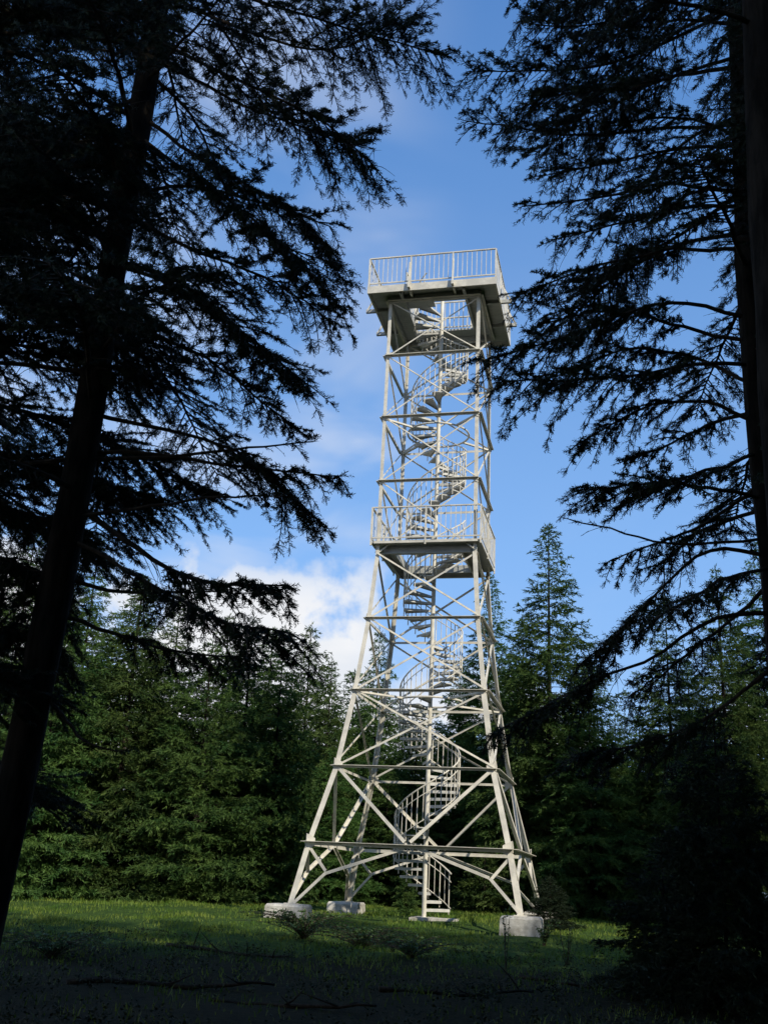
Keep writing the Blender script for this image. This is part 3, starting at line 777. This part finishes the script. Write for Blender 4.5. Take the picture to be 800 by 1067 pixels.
def make_undergrowth():
    n = 7000
    x = rng.uniform(-22, 14, n); y = rng.uniform(-21, -5.5, n)
    cl = np.sin(x * .9 + 1.7 * np.sin(y * .7)) + np.sin(y * 1.3 - x * .5)
    k = rng.uniform(0, 1, n) < np.clip(.35 + .4 * cl, .05, 1) * np.interp(y, [-21, -10, -7, -5.5], [1, 1, .5, .1]); x, y = x[k], y[k]; n = len(x)
    h = rng.uniform(.07, .30, n) * np.where(rng.uniform(0, 1, n) < .06, 1.7, 1); m = 22
    u = rng.uniform(.1, 1, (n, m)); a = rng.uniform(0, 6.28, (n, m)); rad = h[:, None] * .55 * rng.uniform(.1, 1, (n, m)) * (.4 + .6 * u)
    px = (x[:, None] + np.cos(a) * rad).ravel(); py = (y[:, None] + np.sin(a) * rad).ravel()
    pz = g(px, py) + (u * h[:, None]).ravel(); pos = np.stack([px, py, pz], -1)
    dr = np.stack([np.cos(a).ravel(), np.sin(a).ravel(), rng.uniform(-.3, .9, n * m)], -1) + rng.normal(0, .3, (n * m, 3))
    lv = np.array([(0, 0, 0), (.26, .05, .4), (0, .03, 1), (-.26, .05, .4), (0, -.04, .45)]); lt = np.array([(0, 1, 4), (1, 2, 4), (2, 3, 4), (3, 0, 4)])
    v1, t1 = stamp(lv, lt, pos, dr, rng.uniform(.02, .055, n * m))
    # thin stems
    sx = np.repeat(x, 3) + rng.normal(0, .05, n * 3); sy = np.repeat(y, 3) + rng.normal(0, .05, n * 3); sh = np.repeat(h, 3) * rng.uniform(.7, 1.2, n * 3)
    d = rng.normal(0, .35, (n * 3, 3)); d[:, 2] = 1
    v2, t2 = stamp(SH_V[:4] * [.35, .35, 1], SH_T[:3], np.stack([sx, sy, g(sx, sy) - .02], -1), d, sh)
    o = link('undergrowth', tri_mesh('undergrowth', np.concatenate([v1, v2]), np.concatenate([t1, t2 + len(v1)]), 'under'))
    tag(o, 'dark low undergrowth on the shaded forest floor in front', 'undergrowth', kind='stuff')
make_undergrowth()

def make_weed(name, x, y, h, spread, nst, seed, label, group=None, leaf=.07):
    rg = np.random.default_rng(seed); o = empty(name, (x, y, float(g(x, y)))); tag(o, label, 'plant', group)
    st = MB(); pos = []; dr = []; ln = []
    for k in range(nst):
        a = rg.uniform(0, 6.28); s_ = spread * rg.uniform(.3, 1); hh = h * rg.uniform(.5, 1.0); t = np.linspace(0, 1, 7)
        pts = np.stack([math.cos(a) * s_ * t ** 1.3 + rg.normal(0, .02), math.sin(a) * s_ * t ** 1.3 + rg.normal(0, .02), hh * np.sin(t * 1.9) / 1.0 - .03], -1) if s_ > .4 * h else np.stack([math.cos(a) * s_ * t, math.sin(a) * s_ * t, hh * t - .03], -1)
        st.tube(pts, np.linspace(.007, .003, 7), 4)
        m = int(6 + hh * 16); u = rg.uniform(.15, 1, m); pp = np.stack([np.interp(u, t, pts[:, c]) for c in range(3)], -1)
        pos.append(pp); dr.append(rg.normal(0, 1, (m, 3)) * [1, 1, .4] + [0, 0, .15]); ln.append(rg.uniform(.6, 1.3, m) * leaf)
    st.build('stem', 'twig', o)
    lv = np.array([(0, 0, 0), (.28, .06, .4), (0, .02, 1), (-.28, .06, .4), (0, -.03, .45)]); lt = np.array([(0, 1, 4), (1, 2, 4), (2, 3, 4), (3, 0, 4)])
    v_, t_ = stamp(lv, lt, np.concatenate(pos), np.concatenate(dr), np.concatenate(ln), r=rg)
    link('leaves', tri_mesh('leaves', v_, t_, 'leaf'), o)
    return o
def wp(px, Y): return float(at(px, 950, Y)[0])
make_weed('bramble_bush', wp(318, -6.0), -6.0, .6, 1.5, 95, 1, 'leafy bramble growing in front of the left concrete footing')
make_weed('bramble_bush', wp(378, -6.8), -6.8, .45, 1.4, 80, 2, 'lower leafy bramble in front of the back left concrete footing')
make_weed('bramble_bush', wp(566, -5.3), -5.3, .55, .5, 20, 3, 'spindly weed leaning over the right concrete footing')
make_weed('tall_weed', wp(527, -10), -10, 1.15, .12, 5, 4, 'thin upright dark weed standing in the shade below the right footing', leaf=.05)
make_weed('tall_weed', wp(590, -8.5), -8.5, .8, .25, 8, 5, 'loose tuft of tall weeds in shade right of the right footing', leaf=.05)
make_weed('bramble_bush', wp(430, -9.0), -9.0, .4, 1.3, 60, 6, 'dark sprawling bramble in shade below the stair foot')
make_weed('bramble_bush', wp(60, -11.0), -11.0, .45, 1.3, 60, 7, 'dark sprawling bramble in the lower left shade')
make_weed('bramble_bush', wp(680, -11.5), -11.5, .5, .6, 20, 8, 'dark bramble at the foot of the lower right young spruce')

def fallen(px, Y, ang, L, r0, seed, label):
    rg = np.random.default_rng(seed); x = wp(px, Y); n = 10; t = np.linspace(-.5, .5, n)
    px_ = x + math.cos(ang) * L * t; py_ = Y + math.sin(ang) * L * t + .12 * np.sin(t * 6 + seed)
    zz = g(px_, py_) + r0 * .25 + .03 * (t + .5) ** 2 * L
    o = empty('fallen_branch', (x, Y, float(g(x, Y)))); tag(o, label, 'branch', 'fallen branches on the forest floor')
    pts = np.stack([px_ - x, py_ - Y, zz - float(g(x, Y))], -1); pts += rg.normal(0, .012, pts.shape)
    b = MB(); b.tube(pts, np.linspace(r0, r0 * .35, n), 7); b.build('limb', 'dead', o, True)
    for k in range(5):
        i = rg.integers(2, n - 1); d = nrm(np.array([rg.normal(), rg.normal(), abs(rg.normal()) * .5])); l = rg.uniform(.2, .55)
        tb = MB(); tb.tube([pts[i], pts[i] + d * l * .5 + rg.normal(0, .02, 3), pts[i] + d * l], [r0 * .35, r0 * .25, r0 * .1], 5); tb.build('twig', 'dead', o)
fallen(480 / 2, -9.5, -.45, 2.6, .045, 1, 'dark fallen branch lying on the grass edge in the middle left shade')
fallen(190, -14.5, .2, 2.8, .05, 2, 'thick fallen branch lying low in the lower left shade')
fallen(310, -16.0, -.3, 2.2, .04, 3, 'fallen branch at the very bottom, left of the middle')
fallen(480, -14.0, .35, 2.4, .04, 4, 'fallen branch in the shade at the bottom right of the middle')
fallen(600, -12.0, -.2, 1.8, .035, 5, 'thin fallen branch in the shade below the right footing')
